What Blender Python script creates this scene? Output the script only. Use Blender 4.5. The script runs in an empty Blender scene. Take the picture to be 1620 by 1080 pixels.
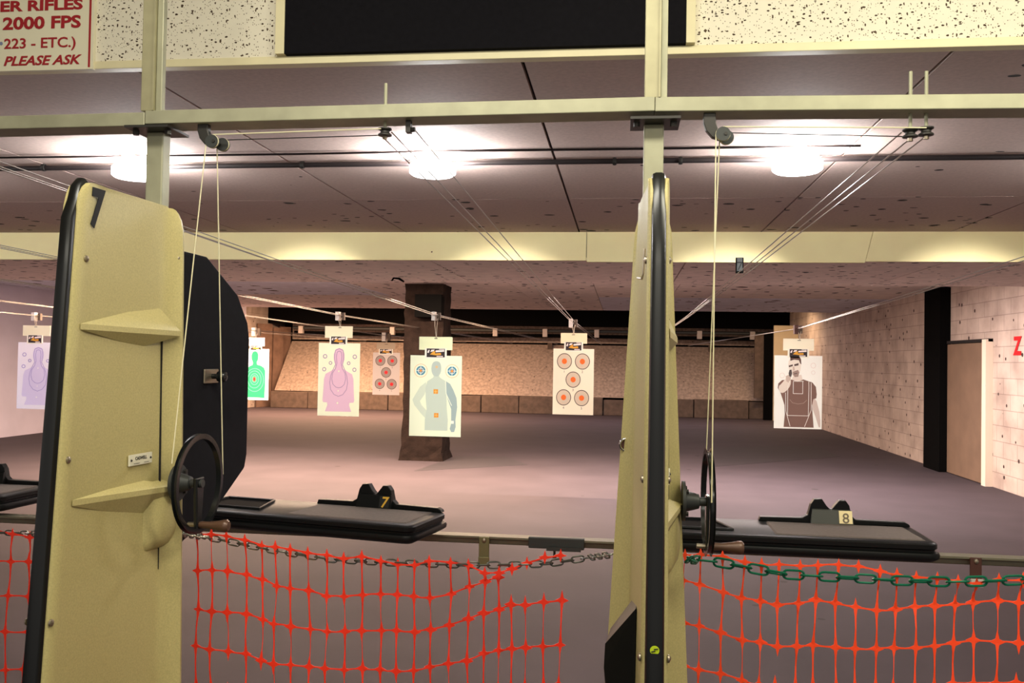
import bpy, bmesh, math, random
from mathutils import Vector, Matrix
random.seed(7)
C = bpy.context.scene.collection
PI = math.pi

# ------------------------------------------------------------------ camera
F_PX, ZC = 1400.0, 1.52
Yv = Vector((175, -33, F_PX)).normalized()
Zv = Vector((math.sin(.0144), math.cos(.0144), 0)); Zv = (Zv - Yv * Zv.dot(Yv)).normalized()
Xv = Yv.cross(Zv)
if Xv.x < 0: Xv = -Xv
cam_d = bpy.data.cameras.new('camera'); cam = bpy.data.objects.new('camera', cam_d); C.objects.link(cam)
cam_d.sensor_width = 36; cam_d.lens = 36 * F_PX / 1620; cam_d.clip_start = .05; cam_d.clip_end = 200
right = Vector((Xv.x, Yv.x, Zv.x)); up = Vector((Xv.y, Yv.y, Zv.y)); fwd = Vector((Xv.z, Yv.z, Zv.z))
m = Matrix((right, up, -fwd)).transposed().to_4x4(); m.translation = Vector((0, 0, ZC)); cam.matrix_world = m
bpy.context.scene.camera = cam
CAM = Vector((0, 0, ZC))
def ray(px, py): return right * (px - 810) + up * (540 - py) + fwd * F_PX
def at(px, py, Y): d = ray(px, py); return CAM + d * (Y / d.y)          # a sighted point at range distance Y
def atz(px, py, z): d = ray(px, py); return CAM + d * ((z - ZC) / d.z)

# ------------------------------------------------------------------ world, lights, exposure
vs = bpy.context.scene.view_settings
vs.view_transform = 'Standard'; vs.look = 'None'; vs.gamma = 1; vs.use_curve_mapping = False; vs.exposure = 0.0
w = bpy.data.worlds.new('world'); bpy.context.scene.world = w; w.use_nodes = True
w.node_tree.nodes['Background'].inputs[0].default_value = (1, .93, .85, 1)
w.node_tree.nodes['Background'].inputs[1].default_value = .42
def area(name, loc, rot, sx, sy, power, col):
    l = bpy.data.lights.new(name, 'AREA'); l.shape = 'RECTANGLE'; l.size = sx; l.size_y = sy; l.energy = power; l.color = col
    o = bpy.data.objects.new(name, l); o.location = loc; o.rotation_euler = [math.radians(a) for a in rot]; C.objects.link(o); return o
# fluorescent fittings over the firing line, behind and above the camera
area('firing_line_light', (1.3, 0.9, 3.0), (38, 0, 0), 1.2, .3, 38, (1, .95, .74))
area('firing_line_light', (-0.5, 0.9, 3.02), (22, 0, 0), 1.2, .3, 33, (1, .95, .80))
area('firing_line_light', (0.0, -1.6, 2.9), (40, 0, 0), 3.0, .3, 34, (1, .95, .80))
# strip lights fixed behind the first baffle and beyond the end of the flat ceiling, plus one added uplight
area('range_light', (-3.9, 11.0, 2.67), (0, 0, 0), 6.5, .12, 1350, (1, .70, .48))
area('range_light', (1.4, 11.0, 2.67), (0, 0, 0), 3.6, .12, 440, (1, .84, .80))
area('range_light', (-2.5, 8.80, 2.44), (135, 0, 0), 12.0, .10, 120, (1, .80, .76))  # unseen uplight added to brighten the far ceiling
area('trap_strip_light', (-7.2, 22.4, 3.0), (6, 0, 0), 6.0, .12, 1150, (1, .60, .36))
area('trap_strip_light', (-0.2, 22.4, 3.0), (0, 0, 0), 6.5, .12, 120, (.92, .76, .84))
area('trap_strip_light', (3.6, 23.0, 3.0), (8, 0, 0), 1.0, .12, 60, (1, .66, .38))

# ------------------------------------------------------------------ materials
def lin(c):
    c = c.lstrip('#'); v = [int(c[i:i + 2], 16) / 255 for i in (0, 2, 4)]
    return tuple((x / 12.92 if x <= .04045 else ((x + .055) / 1.055) ** 2.4) for x in v) + (1,)
def M(name, col, rough=.6, metal=0, var=0, scale=8, spots=None, emit=0, bump=0, spec=None):
    """var: noise variation; spots: list of (scale, threshold, colour, stretch xyz, mask scale or 0, mask threshold)"""
    mt = bpy.data.materials.new(name); mt.use_nodes = True; nt = mt.node_tree; b = nt.nodes['Principled BSDF']
    c = lin(col); b.inputs['Base Color'].default_value = c; b.inputs['Roughness'].default_value = rough; b.inputs['Metallic'].default_value = metal
    if spec is not None: b.inputs['Specular IOR Level'].default_value = spec
    if emit:
        b.inputs['Emission Color'].default_value = c; b.inputs['Emission Strength'].default_value = emit
    if var or spots or bump:
        geo = nt.nodes.new('ShaderNodeNewGeometry'); pos = geo.outputs['Position']
        sock = None
        def noise(sc, det=4):
            n = nt.nodes.new('ShaderNodeTexNoise'); n.inputs['Scale'].default_value = sc; n.inputs['Detail'].default_value = det
            nt.links.new(pos, n.inputs['Vector']); return n
        def mix(a, bcol, fac):
            x = nt.nodes.new('ShaderNodeMix'); x.data_type = 'RGBA'; nt.links.new(fac, x.inputs[0])
            if hasattr(a, 'default_value') and not isinstance(a, tuple): nt.links.new(a, x.inputs[6])
            else: x.inputs[6].default_value = a
            x.inputs[7].default_value = bcol; return x.outputs[2]
        cur = c
        if var:
            n = noise(scale, 6); r = nt.nodes.new('ShaderNodeValToRGB')
            r.color_ramp.elements[0].position = .3; r.color_ramp.elements[1].position = .7
            r.color_ramp.elements[0].color = tuple(x * (1 - var) for x in c[:3]) + (1,)
            r.color_ramp.elements[1].color = tuple(min(1, x * (1 + var)) for x in c[:3]) + (1,)
            nt.links.new(n.outputs['Fac'], r.inputs[0]); cur = r.outputs[0]
        for (sc, th, scol, st, msc, mth) in (spots or []):
            mp = nt.nodes.new('ShaderNodeMapping'); mp.inputs['Scale'].default_value = st
            nt.links.new(pos, mp.inputs['Vector'])
            ad = nt.nodes.new('ShaderNodeVectorMath'); ad.operation = 'ADD'
            n2 = noise(sc * .7, 2); sb = nt.nodes.new('ShaderNodeVectorMath'); sb.operation = 'SCALE'; sb.inputs[3].default_value = .5 / sc
            nt.links.new(n2.outputs['Color'], sb.inputs[0]); nt.links.new(mp.outputs[0], ad.inputs[0]); nt.links.new(sb.outputs[0], ad.inputs[1])
            v = nt.nodes.new('ShaderNodeTexVoronoi'); v.inputs['Scale'].default_value = sc; nt.links.new(ad.outputs[0], v.inputs['Vector'])
            lt = nt.nodes.new('ShaderNodeMath'); lt.operation = 'LESS_THAN'; lt.inputs[1].default_value = th; nt.links.new(v.outputs['Distance'], lt.inputs[0])
            fac = lt.outputs[0]
            # keep only some of the cells
            sp = nt.nodes.new('ShaderNodeSeparateColor'); nt.links.new(v.outputs['Color'], sp.inputs[0])
            g = nt.nodes.new('ShaderNodeMath'); g.operation = 'GREATER_THAN'; g.inputs[1].default_value = mth; nt.links.new(sp.outputs[0], g.inputs[0])
            mu = nt.nodes.new('ShaderNodeMath'); mu.operation = 'MULTIPLY'; nt.links.new(fac, mu.inputs[0]); nt.links.new(g.outputs[0], mu.inputs[1]); fac = mu.outputs[0]
            if msc:
                nm = noise(msc, 2); gm = nt.nodes.new('ShaderNodeMath'); gm.operation = 'GREATER_THAN'; gm.inputs[1].default_value = .5
                nt.links.new(nm.outputs['Fac'], gm.inputs[0]); m2 = nt.nodes.new('ShaderNodeMath'); m2.operation = 'MULTIPLY'
                nt.links.new(fac, m2.inputs[0]); nt.links.new(gm.outputs[0], m2.inputs[1]); fac = m2.outputs[0]
            cur = mix(cur, lin(scol), fac)
        if cur is not c: nt.links.new(cur, b.inputs['Base Color'])
        if bump:
            n = noise(scale * 6, 5); bp = nt.nodes.new('ShaderNodeBump'); bp.inputs['Strength'].default_value = bump; bp.inputs['Distance'].default_value = .01
            nt.links.new(n.outputs['Fac'], bp.inputs['Height']); nt.links.new(bp.outputs[0], b.inputs['Normal'])
    return mt
def block_mat(name, c1, c2, mort, axis='y', bw=.40, bh=.20, spots=True):
    mt = M(name, c1, .8); nt = mt.node_tree; b = nt.nodes['Principled BSDF']
    geo = nt.nodes.new('ShaderNodeNewGeometry'); s = nt.nodes.new('ShaderNodeSeparateXYZ'); nt.links.new(geo.outputs['Position'], s.inputs[0])
    cb = nt.nodes.new('ShaderNodeCombineXYZ'); nt.links.new(s.outputs['Y' if axis == 'y' else 'X'], cb.inputs[0]); nt.links.new(s.outputs['Z'], cb.inputs[1])
    br = nt.nodes.new('ShaderNodeTexBrick'); nt.links.new(cb.outputs[0], br.inputs['Vector'])
    br.inputs['Scale'].default_value = 1; br.inputs['Brick Width'].default_value = bw; br.inputs['Row Height'].default_value = bh
    br.inputs['Mortar Size'].default_value = .006; br.inputs['Mortar Smooth'].default_value = .3; br.inputs['Bias'].default_value = 0
    br.inputs['Color1'].default_value = lin(c1); br.inputs['Color2'].default_value = lin(c2); br.inputs['Mortar'].default_value = lin(mort)
    n = nt.nodes.new('ShaderNodeTexNoise'); n.inputs['Scale'].default_value = 3; n.inputs['Detail'].default_value = 8; nt.links.new(geo.outputs['Position'], n.inputs['Vector'])
    r = nt.nodes.new('ShaderNodeValToRGB'); r.color_ramp.elements[0].position = .3; r.color_ramp.elements[0].color = (.6, .56, .55, 1); r.color_ramp.elements[1].position = .65; r.color_ramp.elements[1].color = (1, 1, 1, 1)
    nt.links.new(n.outputs['Fac'], r.inputs[0])
    x = nt.nodes.new('ShaderNodeMix'); x.data_type = 'RGBA'; x.blend_type = 'MULTIPLY'; x.inputs[0].default_value = .8
    nt.links.new(br.outputs['Color'], x.inputs[6]); nt.links.new(r.outputs[0], x.inputs[7])
    v = nt.nodes.new('ShaderNodeTexVoronoi'); v.inputs['Scale'].default_value = 5; nt.links.new(geo.outputs['Position'], v.inputs['Vector'])
    lt = nt.nodes.new('ShaderNodeMath'); lt.operation = 'LESS_THAN'; lt.inputs[1].default_value = .13; nt.links.new(v.outputs['Distance'], lt.inputs[0])
    y = nt.nodes.new('ShaderNodeMix'); y.data_type = 'RGBA'; nt.links.new(lt.outputs[0], y.inputs[0]); nt.links.new(x.outputs[2], y.inputs[6]); y.inputs[7].default_value = lin('3a2724')
    nt.links.new(y.outputs[2], b.inputs['Base Color']); return mt

CHIP = '1d1412'
K = {}
K['floor'] = M('floor concrete', '443c41', .8, 0, .10, 1.6, [(1.4, .05, '2c2627', (1, 1, 1), 0, .5)], bump=.08, spec=.25)
K['ceil'] = M('ceiling board', 'bfa89e', .85, 0, .08, 60, [(13, .16, CHIP, (.6, .8, 1), .9, .90)])
K['ceil_chip'] = M('chipped ceiling board', 'b8a098', .85, 0, .08, 60, [(10, .17, CHIP, (.55, .7, 1), 0, .5), (18, .20, CHIP, (.6, .8, 1), .9, .72)])
K['ceil_far'] = M('far ceiling board', 'e4d6cf', .85, 0, .12, 5, [(9, .24, CHIP, (.6, .4, 1), 0, .6), (5, .18, '3d2420', (.4, .4, 1), .5, .6)])
K['ceil_pale'] = M('pale lavender ceiling board', 'dcdcea', .85, 0, .12, 5, [(9, .22, CHIP, (.6, .4, 1), 0, .65), (5, .18, '3d2420', (.4, .4, 1), .5, .6)])  # paler tone partly stands in for light falling on these boards
K['soffit'] = M('baffle soffit board', 'e8d8d0', .85, 0, .10, 8, [(11, .20, CHIP, (.6, .7, 1), 0, .55), (20, .2, CHIP, (.6, .7, 1), 0, .6)])
K['fascia'] = M('bare pine board', 'ffecb0', .6, 0, .05, 3, [(3.2, .06, '6b3e20', (1, 1, 1), 0, .55)])
K['black'] = M('matt black', '080808', .9, spec=.05)
K['seam'] = M('seam', '120c0b', .9)
K['tile'] = M('acoustic tile', 'e9e2cf', .9, 0, .02, 20, [(150, .24, '6a5644', (1, 1, 1), 0, .5), (105, .27, '43301f', (.55, 1, .95), 0, .68), (105, .25, '4d3a28', (.95, 1, .5), 0, .74)])
K['cream'] = M('cream paint', 'e6dcb4', .5, 0, .04, 12)
K['dark_panel'] = M('dark charcoal panel', '131216', .9, 0, .15, 60, spec=.1)
K['sign'] = M('sign cream', 'ece6cb', .5)
K['red'] = M('sign red', 'a61d28', .5)
K['bluegrey'] = M('blue grey ink', '8088a8', .6)
K['steel'] = M('galvanised steel', '9d9b82', .5, .3, .12, 14)
K['steel2'] = M('galvanised strut', 'a09a7a', .45, .3, .10, 20)
K['dark_steel'] = M('dark steel', '3c3a37', .45, .6)
K['khaki'] = M('khaki fibreglass', 'b8ab74', .5, 0, .11, 260, bump=.02)
K['rubber'] = M('black rubber trim', '101112', .28)
K['decal'] = M('black decal', '050506', .7)
K['screw'] = M('screw zinc', '9a8f7c', .35, .8)
K['chrome'] = M('chrome', 'c9c6c0', .18, 1)
K['plate'] = M('name plate', 'e4dfc8', .4)
K['shield'] = M('dark grey shield', '1b1a1e', .95, 0, .08, 40, spec=.08)
K['plasticblk'] = M('black moulded plastic', '0b0c0d', .42, spec=.22)
K['mat'] = M('worn grey carpet', '5d534e', .95, 0, .12, 90)
K['gold'] = M('gold number', 'd9a83c', .4)
K['cream_plate'] = M('cream number plate', 'ecd9a6', .5)
K['lever'] = M('black enamel', '17191a', .2)
K['wood_handle'] = M('brown turned handle', '5d4233', .35, .2)
K['grey_cast'] = M('grey cast iron', '3d3f3e', .5, .4)
K['cord'] = M('pale cord', 'd8d0ac', .7)
K['cable'] = M('steel cable', '9a928a', .35, .6)
K['orange'] = M('orange plastic mesh', 'ff3416', .45)
K['orange2'] = M('orange plastic netting', 'ff4a1c', .45)
K['chain'] = M('zinc chain', '8d8f88', .3, .9)
K['green_chain'] = M('green coated chain', '0f6b4f', .3, .3)
K['rail'] = M('olive drab rail', '6f6a58', .5, .3, .12, 20)
K['rust'] = M('rusty strap', '4a2a22', .7, .2)
K['gold_strap'] = M('worn brass strap', '77704e', .5, .4)
K['lens'] = M('lamp lens', 'ffffff', .4, emit=12)
K['lens_side'] = M('lamp lens side', 'ffffff', .4, emit=285)
K['lampbase'] = M('lamp housing', 'b7b2aa', .5)
K['pipe'] = M('dark conduit', '2b2424', .5, .3)
K['pillar'] = M('rough brown pillar', '1d1512', .95, 0, .35, 9, bump=.6, spec=.1)
K['trap'] = M('tan rubber trap face', '9b8a7c', .9, 0, .30, 14, [(6, .10, '3a2e28', (1, 1, 1), 0, .6)], bump=.3)
K['lip'] = M('trap lip block', '57493f', .9, 0, .25, 8)
K['plywood'] = M('weathered plywood', '7a6152', .8, 0, .2, 5)
K['white_pipe'] = M('pale bracket', 'c9c0b8', .6)
K['lav'] = M('pale painted sheeting', 'd8d0e0', .7, 0, .06, 2, [(1.2, .03, '44383c', (1, 1, 1), 0, .4)])
K['block'] = block_mat('painted block wall', 'cbbbae', 'c2b2a6', 'a4948a')
K['doorwood'] = M('bare door board', '77614f', .75, 0, .10, 4, [(4, .06, '4a342a', (1, 1, 1), 0, .5)])
K['jamb'] = M('pale jamb', 'e4d5c2', .7)
K['paint_red'] = M('red painted letter', 'c8141c', .6)
K['wire'] = M('hook wire', 'c4b7a4', .4, .5)
def P(c): return K.setdefault('ink ' + c, M('ink ' + c, c, .75))

# ------------------------------------------------------------------ mesh helpers
BASE = {}
class MB:
    def __init__(s): s.b = bmesh.new()
    def face(s, pts):
        vs_ = [s.b.verts.new(p) for p in pts]
        try: return s.b.faces.new(vs_)
        except ValueError: return None
    def hexa(s, a, b_):      # two quads a (4 pts), b_ (4 pts)
        va = [s.b.verts.new(p) for p in a]; vb = [s.b.verts.new(p) for p in b_]
        n = len(va); s.b.faces.new(va[::-1]); s.b.faces.new(vb)
        for i in range(n): s.b.faces.new((va[i], va[(i + 1) % n], vb[(i + 1) % n], vb[i]))
        return s
    def box(s, x0, x1, y0, y1, z0, z1):
        return s.hexa([(x0, y0, z0), (x1, y0, z0), (x1, y1, z0), (x0, y1, z0)], [(x0, y0, z1), (x1, y0, z1), (x1, y1, z1), (x0, y1, z1)])
    def prism(s, pts, off):   # polygon (3D list) extruded by vector
        off = Vector(off); return s.hexa(pts, [Vector(p) + off for p in pts])
    def loft(s, rings, closed=True, cap=True):
        R = [[s.b.verts.new(p) for p in r] for r in rings]; n = len(R[0])
        for a, b_ in zip(R, R[1:]):
            for i in range(n if closed else n - 1): s.b.faces.new((a[i], a[(i + 1) % n], b_[(i + 1) % n], b_[i]))
        if cap: s.b.faces.new(R[0][::-1]); s.b.faces.new(R[-1])
        return s
    def tube(s, pts, r, seg=8, cap=True):
        pts = [Vector(p) for p in pts]; rings = []; prev = None
        for i, p in enumerate(pts):
            t = (pts[min(i + 1, len(pts) - 1)] - pts[max(i - 1, 0)]).normalized()
            if prev is None:
                u = t.orthogonal().normalized()
            else:
                u = (prev - t * prev.dot(t)); u = u.normalized() if u.length > 1e-6 else t.orthogonal().normalized()
            prev = u; v = t.cross(u); rr = r[i] if isinstance(r, (list, tuple)) else r
            rings.append([p + (u * math.cos(a) + v * math.sin(a)) * rr for a in [2 * PI * k / seg for k in range(seg)]])
        return s.loft(rings, True, cap)
    def lathe(s, prof, o, ax, seg=24, cap=True):  # prof: (distance along axis, radius)
        o = Vector(o); ax = Vector(ax).normalized(); u = ax.orthogonal().normalized(); v = ax.cross(u)
        rings = [[o + ax * d + (u * math.cos(2 * PI * k / seg) + v * math.sin(2 * PI * k / seg)) * max(r, 1e-5) for k in range(seg)] for d, r in prof]
        return s.loft(rings, True, cap)
    def torus(s, o, ax, R, r, seg=40, sub=10, sq=1):
        o = Vector(o); ax = Vector(ax).normalized(); u = ax.orthogonal().normalized(); v = ax.cross(u)
        rings = []
        for i in range(seg):
            a = 2 * PI * i / seg; d = u * math.cos(a) + v * math.sin(a)
            rings.append([o + d * (R + r * math.cos(2 * PI * k / sub)) + ax * r * sq * math.sin(2 * PI * k / sub) for k in range(sub)])
        rings.append(rings[0]); return s.loft(rings, True, False)
    def build(s, name, mat, parent=None, loc=None, smooth=False, bevel=0, **props):
        base = Vector((0, 0, 0))
        if parent is not None: base = BASE.get(parent.name, base)
        elif loc is not None: base = Vector(loc)
        bmesh.ops.remove_doubles(s.b, verts=s.b.verts, dist=1e-6)
        bmesh.ops.recalc_face_normals(s.b, faces=s.b.faces)
        for v in s.b.verts: v.co -= base
        me = bpy.data.meshes.new(name); s.b.to_mesh(me); s.b.free()
        me.materials.append(K[mat] if isinstance(mat, str) else mat)
        if smooth:
            for p in me.polygons: p.use_smooth = True
        o = bpy.data.objects.new(name, me); C.objects.link(o)
        if smooth:
            try: me.set_sharp_from_angle(angle=math.radians(40))
            except Exception: pass
        if bevel:
            bv = o.modifiers.new('bevel', 'BEVEL'); bv.width = bevel; bv.segments = 2; bv.limit_method = 'ANGLE'
        if parent is not None: o.parent = parent; BASE[o.name] = base
        else: o.location = base; BASE[o.name] = base
        for k, v in props.items(): o[k] = v
        return o
def thing(name, label, cat, loc, group=None):
    o = bpy.data.objects.new(name, None); C.objects.link(o); o.location = loc; o.empty_display_size = .1
    o['label'] = label; o['category'] = cat
    if group: o['group'] = group
    BASE[o.name] = Vector(loc); return o
def tag(o, label, cat, group=None):
    o['label'] = label; o['category'] = cat
    if group: o['group'] = group
    return o
def struct(o): o['kind'] = 'structure'; return o
def text(s, name, mat, parent, origin, ux, uy, size, ext=.0008, bold=0, shear=0, align='LEFT', wide=1):
    """flat raised lettering: origin, reading direction ux, up direction uy"""
    cu = bpy.data.curves.new(name, 'FONT'); cu.body = s; cu.size = size; cu.extrude = ext; cu.offset = bold; cu.shear = shear; cu.align_x = align
    cu.resolution_u = 3
    t = bpy.data.objects.new(name + '_tmp', cu); C.objects.link(t)
    dg = bpy.context.evaluated_depsgraph_get(); me = bpy.data.meshes.new_from_object(t.evaluated_get(dg))
    bpy.data.objects.remove(t); bpy.data.curves.remove(cu); me.name = name
    ux = Vector(ux).normalized(); uy = Vector(uy).normalized(); uz = ux.cross(uy)
    mx = Matrix((ux, uy, uz)).transposed().to_4x4(); mx.translation = Vector(origin) - BASE[parent.name]
    me.transform(Matrix.Diagonal((wide, 1, 1, 1))); me.transform(mx); me.materials.clear(); me.materials.append(K[mat] if isinstance(mat, str) else mat)
    o = bpy.data.objects.new(name, me); C.objects.link(o); o.parent = parent; BASE[o.name] = BASE[parent.name]; return o

# ================================================================== THE SETTING
XL, XR, YB = -10.9, 4.75, 27.6
struct(MB().box(XL - .2, XR + .2, -3.0, YB + .2, -.15, 0).build('floor', 'floor'))
mb = MB(); mc = MB()                                               # near ceiling, boards with open seams
xs = [XL, -9.4, -8.1, -6.8, -5.5, -4.2, -2.91, -1.63, -.33, .97, 2.26, 3.55, XR]
for i in range(len(xs) - 1):
    for (y0, y1) in ((2.78, 5.15), (5.158, 6.5)):
        (mb if y0 < 5 else mc).box(xs[i] + .006, xs[i + 1] - .006, y0, y1, 2.47, 2.49)
struct(mb.build('ceiling', 'ceil')); struct(mc.build('ceiling', 'ceil_chip'))
struct(MB().box(XL, XR, 2.78, 6.5, 2.492, 2.56).build('ceiling', 'seam'))
mb = MB()
mp = MB(); xs2 = [XL + k * 1.305 for k in range(13)]
for i in range(12):
    for (y0, y1) in ((8.0, 12.4), (12.41, 16.3), (16.31, 20.5)):
        (mp if (y0 > 16 and xs2[i] > -1) or (8.5 < y0 < 16 and xs2[i] < -5) else mb).box(xs2[i] + .005, xs2[i + 1] - .005, y0, y1, 2.71, 2.73)
struct(mb.build('ceiling', 'ceil_far')); struct(mp.build('ceiling', 'ceil_pale'))
struct(MB().box(XL, XR, 6.5, 20.5, 2.732, 2.80).build('ceiling', 'seam'))
struct(MB().box(XL, XR, 20.5, YB, 3.25, 3.35).build('ceiling', 'black'))
struct(MB().box(XL, XR, 20.5, 20.54, 2.80, 3.25).build('wall_rear', 'black'))
struct(MB().box(XL, XR + .2, -3.0, 2.7, 3.15, 3.2).build('ceiling', 'cream'))
struct(MB().box(XR, XR + .2, 2.75, YB, 0, 3.3).build('wall_right', 'block'))
struct(MB().box(XL - .2, XL, 2.75, 24.6, 0, 3.3).build('wall_left', 'lav'))
struct(MB().box(XL - .2, XL, 24.6, YB, 0, 3.3).build('wall_left', 'block'))
struct(MB().box(XL, XR, YB, YB + .2, 0, 3.3).build('wall_back', 'black'))
struct(MB().box(XL, XR, 2.75, 2.78, 2.47, 3.15).build('wall_header', 'cream'))
struct(MB().box(XL, XR, 2.735, 2.75, 2.468, 2.494).build('trim_1', 'cream', bevel=.002))
# darker patches laid on the floor
K['floor_dark'] = M('darker floor patch', '302a2e', .8, 0, .1, 3)
for q, lb in (([(655, 745), (835, 735), (800, 722), (720, 722)], 'darker patch of floor in front of the pillar'), ([(1130, 738), (1330, 722), (1290, 705), (1130, 708)], 'darker patch of floor below the man aiming target')):
    tag(MB().prism([atz(px, py, 0.0005) for px, py in q], (0, 0, .0015)).build('floor_patch', 'floor_dark', loc=atz(q[0][0], q[0][1], 0)), lb, 'floor patch', 'dark floor patches')

# header tiles and the dark board between them
def header_panel(name, label, cat, x0, x1, mat, group=None, y0=2.742):
    return tag(MB().box(x0, x1, y0, 2.7475, 2.4945, 3.148).build(name, mat, loc=((x0 + x1) / 2, 2.745, 2.4945)), label, cat, group)
xa = at(262, 60, 2.74).x; xb = at(441, 50, 2.74).x; xc = at(455, 50, 2.74).x; xd = at(1085, 40, 2.74).x; xe = at(1099, 40, 2.74).x
header_panel('acoustic_tile', 'speckled white acoustic tile panel beside the red lettered sign', 'ceiling tile', -3.2, xb, 'tile', 'acoustic tile panels on the header')
header_panel('acoustic_tile', 'cream speckled acoustic tile panel right of the dark board', 'ceiling tile', xe, 3.2, 'tile', 'acoustic tile panels on the header')
bd = thing('dark_board', 'large dark charcoal board between the two speckled header panels', 'board', (0, 2.72, 2.4945))
MB().box(xc, xd, 2.715, 2.75, 2.4945, 3.14).build('panel', 'dark_panel', bd)
MB().box(xb, xc, 2.712, 2.75, 2.4945, 3.14).build('side_frame', 'cream', bd, label='pale side frame strip')
MB().box(xd, xe, 2.712, 2.75, 2.4945, 3.14).build('side_frame', 'cream', bd, label='pale side frame strip')

# warning sign
YS = 2.728
pr = at(148, 60, YS); pb = at(70, 111, YS).z
sg = thing('warning_sign', 'cream sign with red capital lettering at top left', 'sign', (pr.x - .5, YS, pb))
MB().box(pr.x - 1.0, pr.x, YS, 2.742, pb, 3.1).build('sign_board', 'sign', sg, bevel=.001)
bx = at(142, 60, YS).x
MB().box(bx - .0035, bx + .0035, YS - .0012, YS, pb + .006, 3.1).build('border_line', 'red', sg)
EX, EZ = (1, 0, 0), (0, 0, 1)
def sign_line(s, xr, ybase, cap, mat='red', bold=.0, shear=0, sx=1.0):
    p = at(xr, ybase, YS); size = cap / 1400 * YS * 1.02 / .70
    o = text(s, 'lettering', mat, sg, (p.x, YS - .0015, p.z), EX, EZ, size, .0007, bold, shear, 'RIGHT', sx)
    return o
sign_line('ER RIFLES', 131, 14, 17, bold=.0016, sx=1.5)
sign_line('2000 FPS', 128, 43, 20, bold=.0017, sx=1.34)
sign_line('223 - ETC.)', 121, 74, 17, bold=.0006, sx=1.15)
sign_line('PLEASE ASK', 125, 101, 15.5, bold=.0010, shear=.28, sx=1.2)
p = at(2, 69, YS); MB().lathe([(0, .006), (.001, .006)], (p.x, YS - .0012, p.z), (0, 1, 0), 16).build('dot', 'bluegrey', sg)

# ================================================================== BAFFLE
bf = thing('ceiling_baffle', 'hanging ceiling baffle with pale pine boards across the range', 'baffle', (0, 6.5, 2.256))
fx = [XL + .02, -8.3, -5.86, -3.3, at(928, 390, 6.48).x, at(1378, 390, 6.48).x, 4.7]
for i in range(6):
    dz = (.0, .006, .0, .004, -.006, .003)[i]; sl = -.04 if i == 4 else 0; sl0 = -.04 if i == 5 else 0
    a0, a1 = fx[i] + .002, fx[i + 1] - .002
    MB().prism([(a0 + sl0, 6.475, 2.256 + dz), (a1 + sl, 6.475, 2.256 + dz), (a1 - sl * .3, 6.475, 2.469), (a0 - sl0 * .3, 6.475, 2.469)], (0, .025, 0)).build('fascia_board', 'fascia', bf)
sx_ = [XL + .02, -7.9, -5.0, -3.0, -1.45, .45, 2.25, 3.35, 4.7]
for i in range(8):
    MB().box(sx_[i] + .005, sx_[i + 1] - .005, 6.505, 8.42 if i < 6 else 8.46, 2.262, 2.285).build('soffit_board', 'soffit', bf)
MB().box(XL + .02, 4.7, 6.51, 8.3, 2.286, 2.30).build('backing', 'seam', bf)
MB().box(XL + .02, 4.7, 6.502, 6.53, 2.30, 2.73).build('hanger_wall', 'seam', bf)
sgn = thing('lane_number_tag', 'small dark lane tag 7 under the pale baffle board', 'sign', at(1170, 422, 6.46))
p0 = at(1164, 414, 6.46); p1 = at(1176, 432, 6.46)
MB().box(p0.x, p1.x, 6.455, 6.47, p1.z, p0.z + .03).build('tag_frame', 'black', sgn)
MB().box(p0.x + .008, p1.x - .008, 6.452, 6.456, p1.z + .015, p0.z + .028).build('tag_face', M('grey tag face', '4a4d4d', .8), sgn)
text('7', 'number', 'decal', sgn, ((p0.x + p1.x) / 2, 6.4515, p1.z + .022), EX, EZ, .085, .0005, .001, 0, 'CENTER')

hk = at(628, 440, 7.9)
tag(MB().tube([(hk.x - .05, 7.9, 2.23), (hk.x - .03, 7.9, 2.258), (hk.x + .01, 7.92, 2.256), (hk.x + .06, 7.93, 2.225)], [.006, .012, .012, .008], 8).build('hanging_scrap', 'black', loc=(hk.x, 7.9, 2.255), smooth=True), 'small torn black scrap hanging from the baffle above the pillar', 'scrap')

# ================================================================== LAMPS, CONDUIT
def lamp(x, label):
    t = thing('ceiling_lamp', label, 'lamp', (x, 4.0, 2.47), 'round ceiling lamps along the conduit')
    MB().lathe([(0, .075), (.004, .08), (.05, .08), (.055, .07)], (x, 4.0, 2.470), (0, 0, -1), 24).build('housing', 'lampbase', t, smooth=True)
    MB().lathe([(.045, .06), (.048, .098), (.056, .106), (.092, .106)], (x, 4.0, 2.470), (0, 0, -1), 32, cap=False).build('lens_side', 'lens_side', t, smooth=True)
    MB().lathe([(.092, .106), (.100, .095), (.106, .06), (.107, .001)], (x, 4.0, 2.470), (0, 0, -1), 32, cap=False).build('lens', 'lens', t, smooth=True)
    l = bpy.data.lights.new('added_target_spot', 'SPOT'); l.energy = 380; l.spot_size = math.radians(36); l.spot_blend = .6; l.shadow_soft_size = .06; l.color = (1, .96, .90) if x > -6 else (.84, .84, 1)  # extra spot added to brighten the targets downrange
    o = bpy.data.objects.new('added_target_spot', l); C.objects.link(o); o.location = (x, 4.12, 2.35); o.rotation_euler = (math.radians(90 - 16), 0, 0)
for x, l in ((-.885, 'lit round ceiling lamp in the middle, between the two posts'), (.75, 'lit round ceiling lamp at right, beyond the right partition'), (-2.35, 'lit round ceiling lamp half hidden behind the left post'),
             (2.35, 'unseen lit round ceiling lamp near the right block wall'), (-3.9, 'unseen lit round ceiling lamp left of the one behind the left post'), (-5.5, 'unseen lit round ceiling lamp third from the left wall'), (-7.1, 'unseen lit round ceiling lamp second from the left wall'), (-9.0, 'unseen lit round ceiling lamp nearest the left wall')):  # row carried on out of view to light the range and left wall
    lamp(x, l)
cd = thing('conduit_pipe', 'dark conduit pipe running along the ceiling past the lamps', 'pipe', (-.5, 4.06, 2.44))
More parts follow.
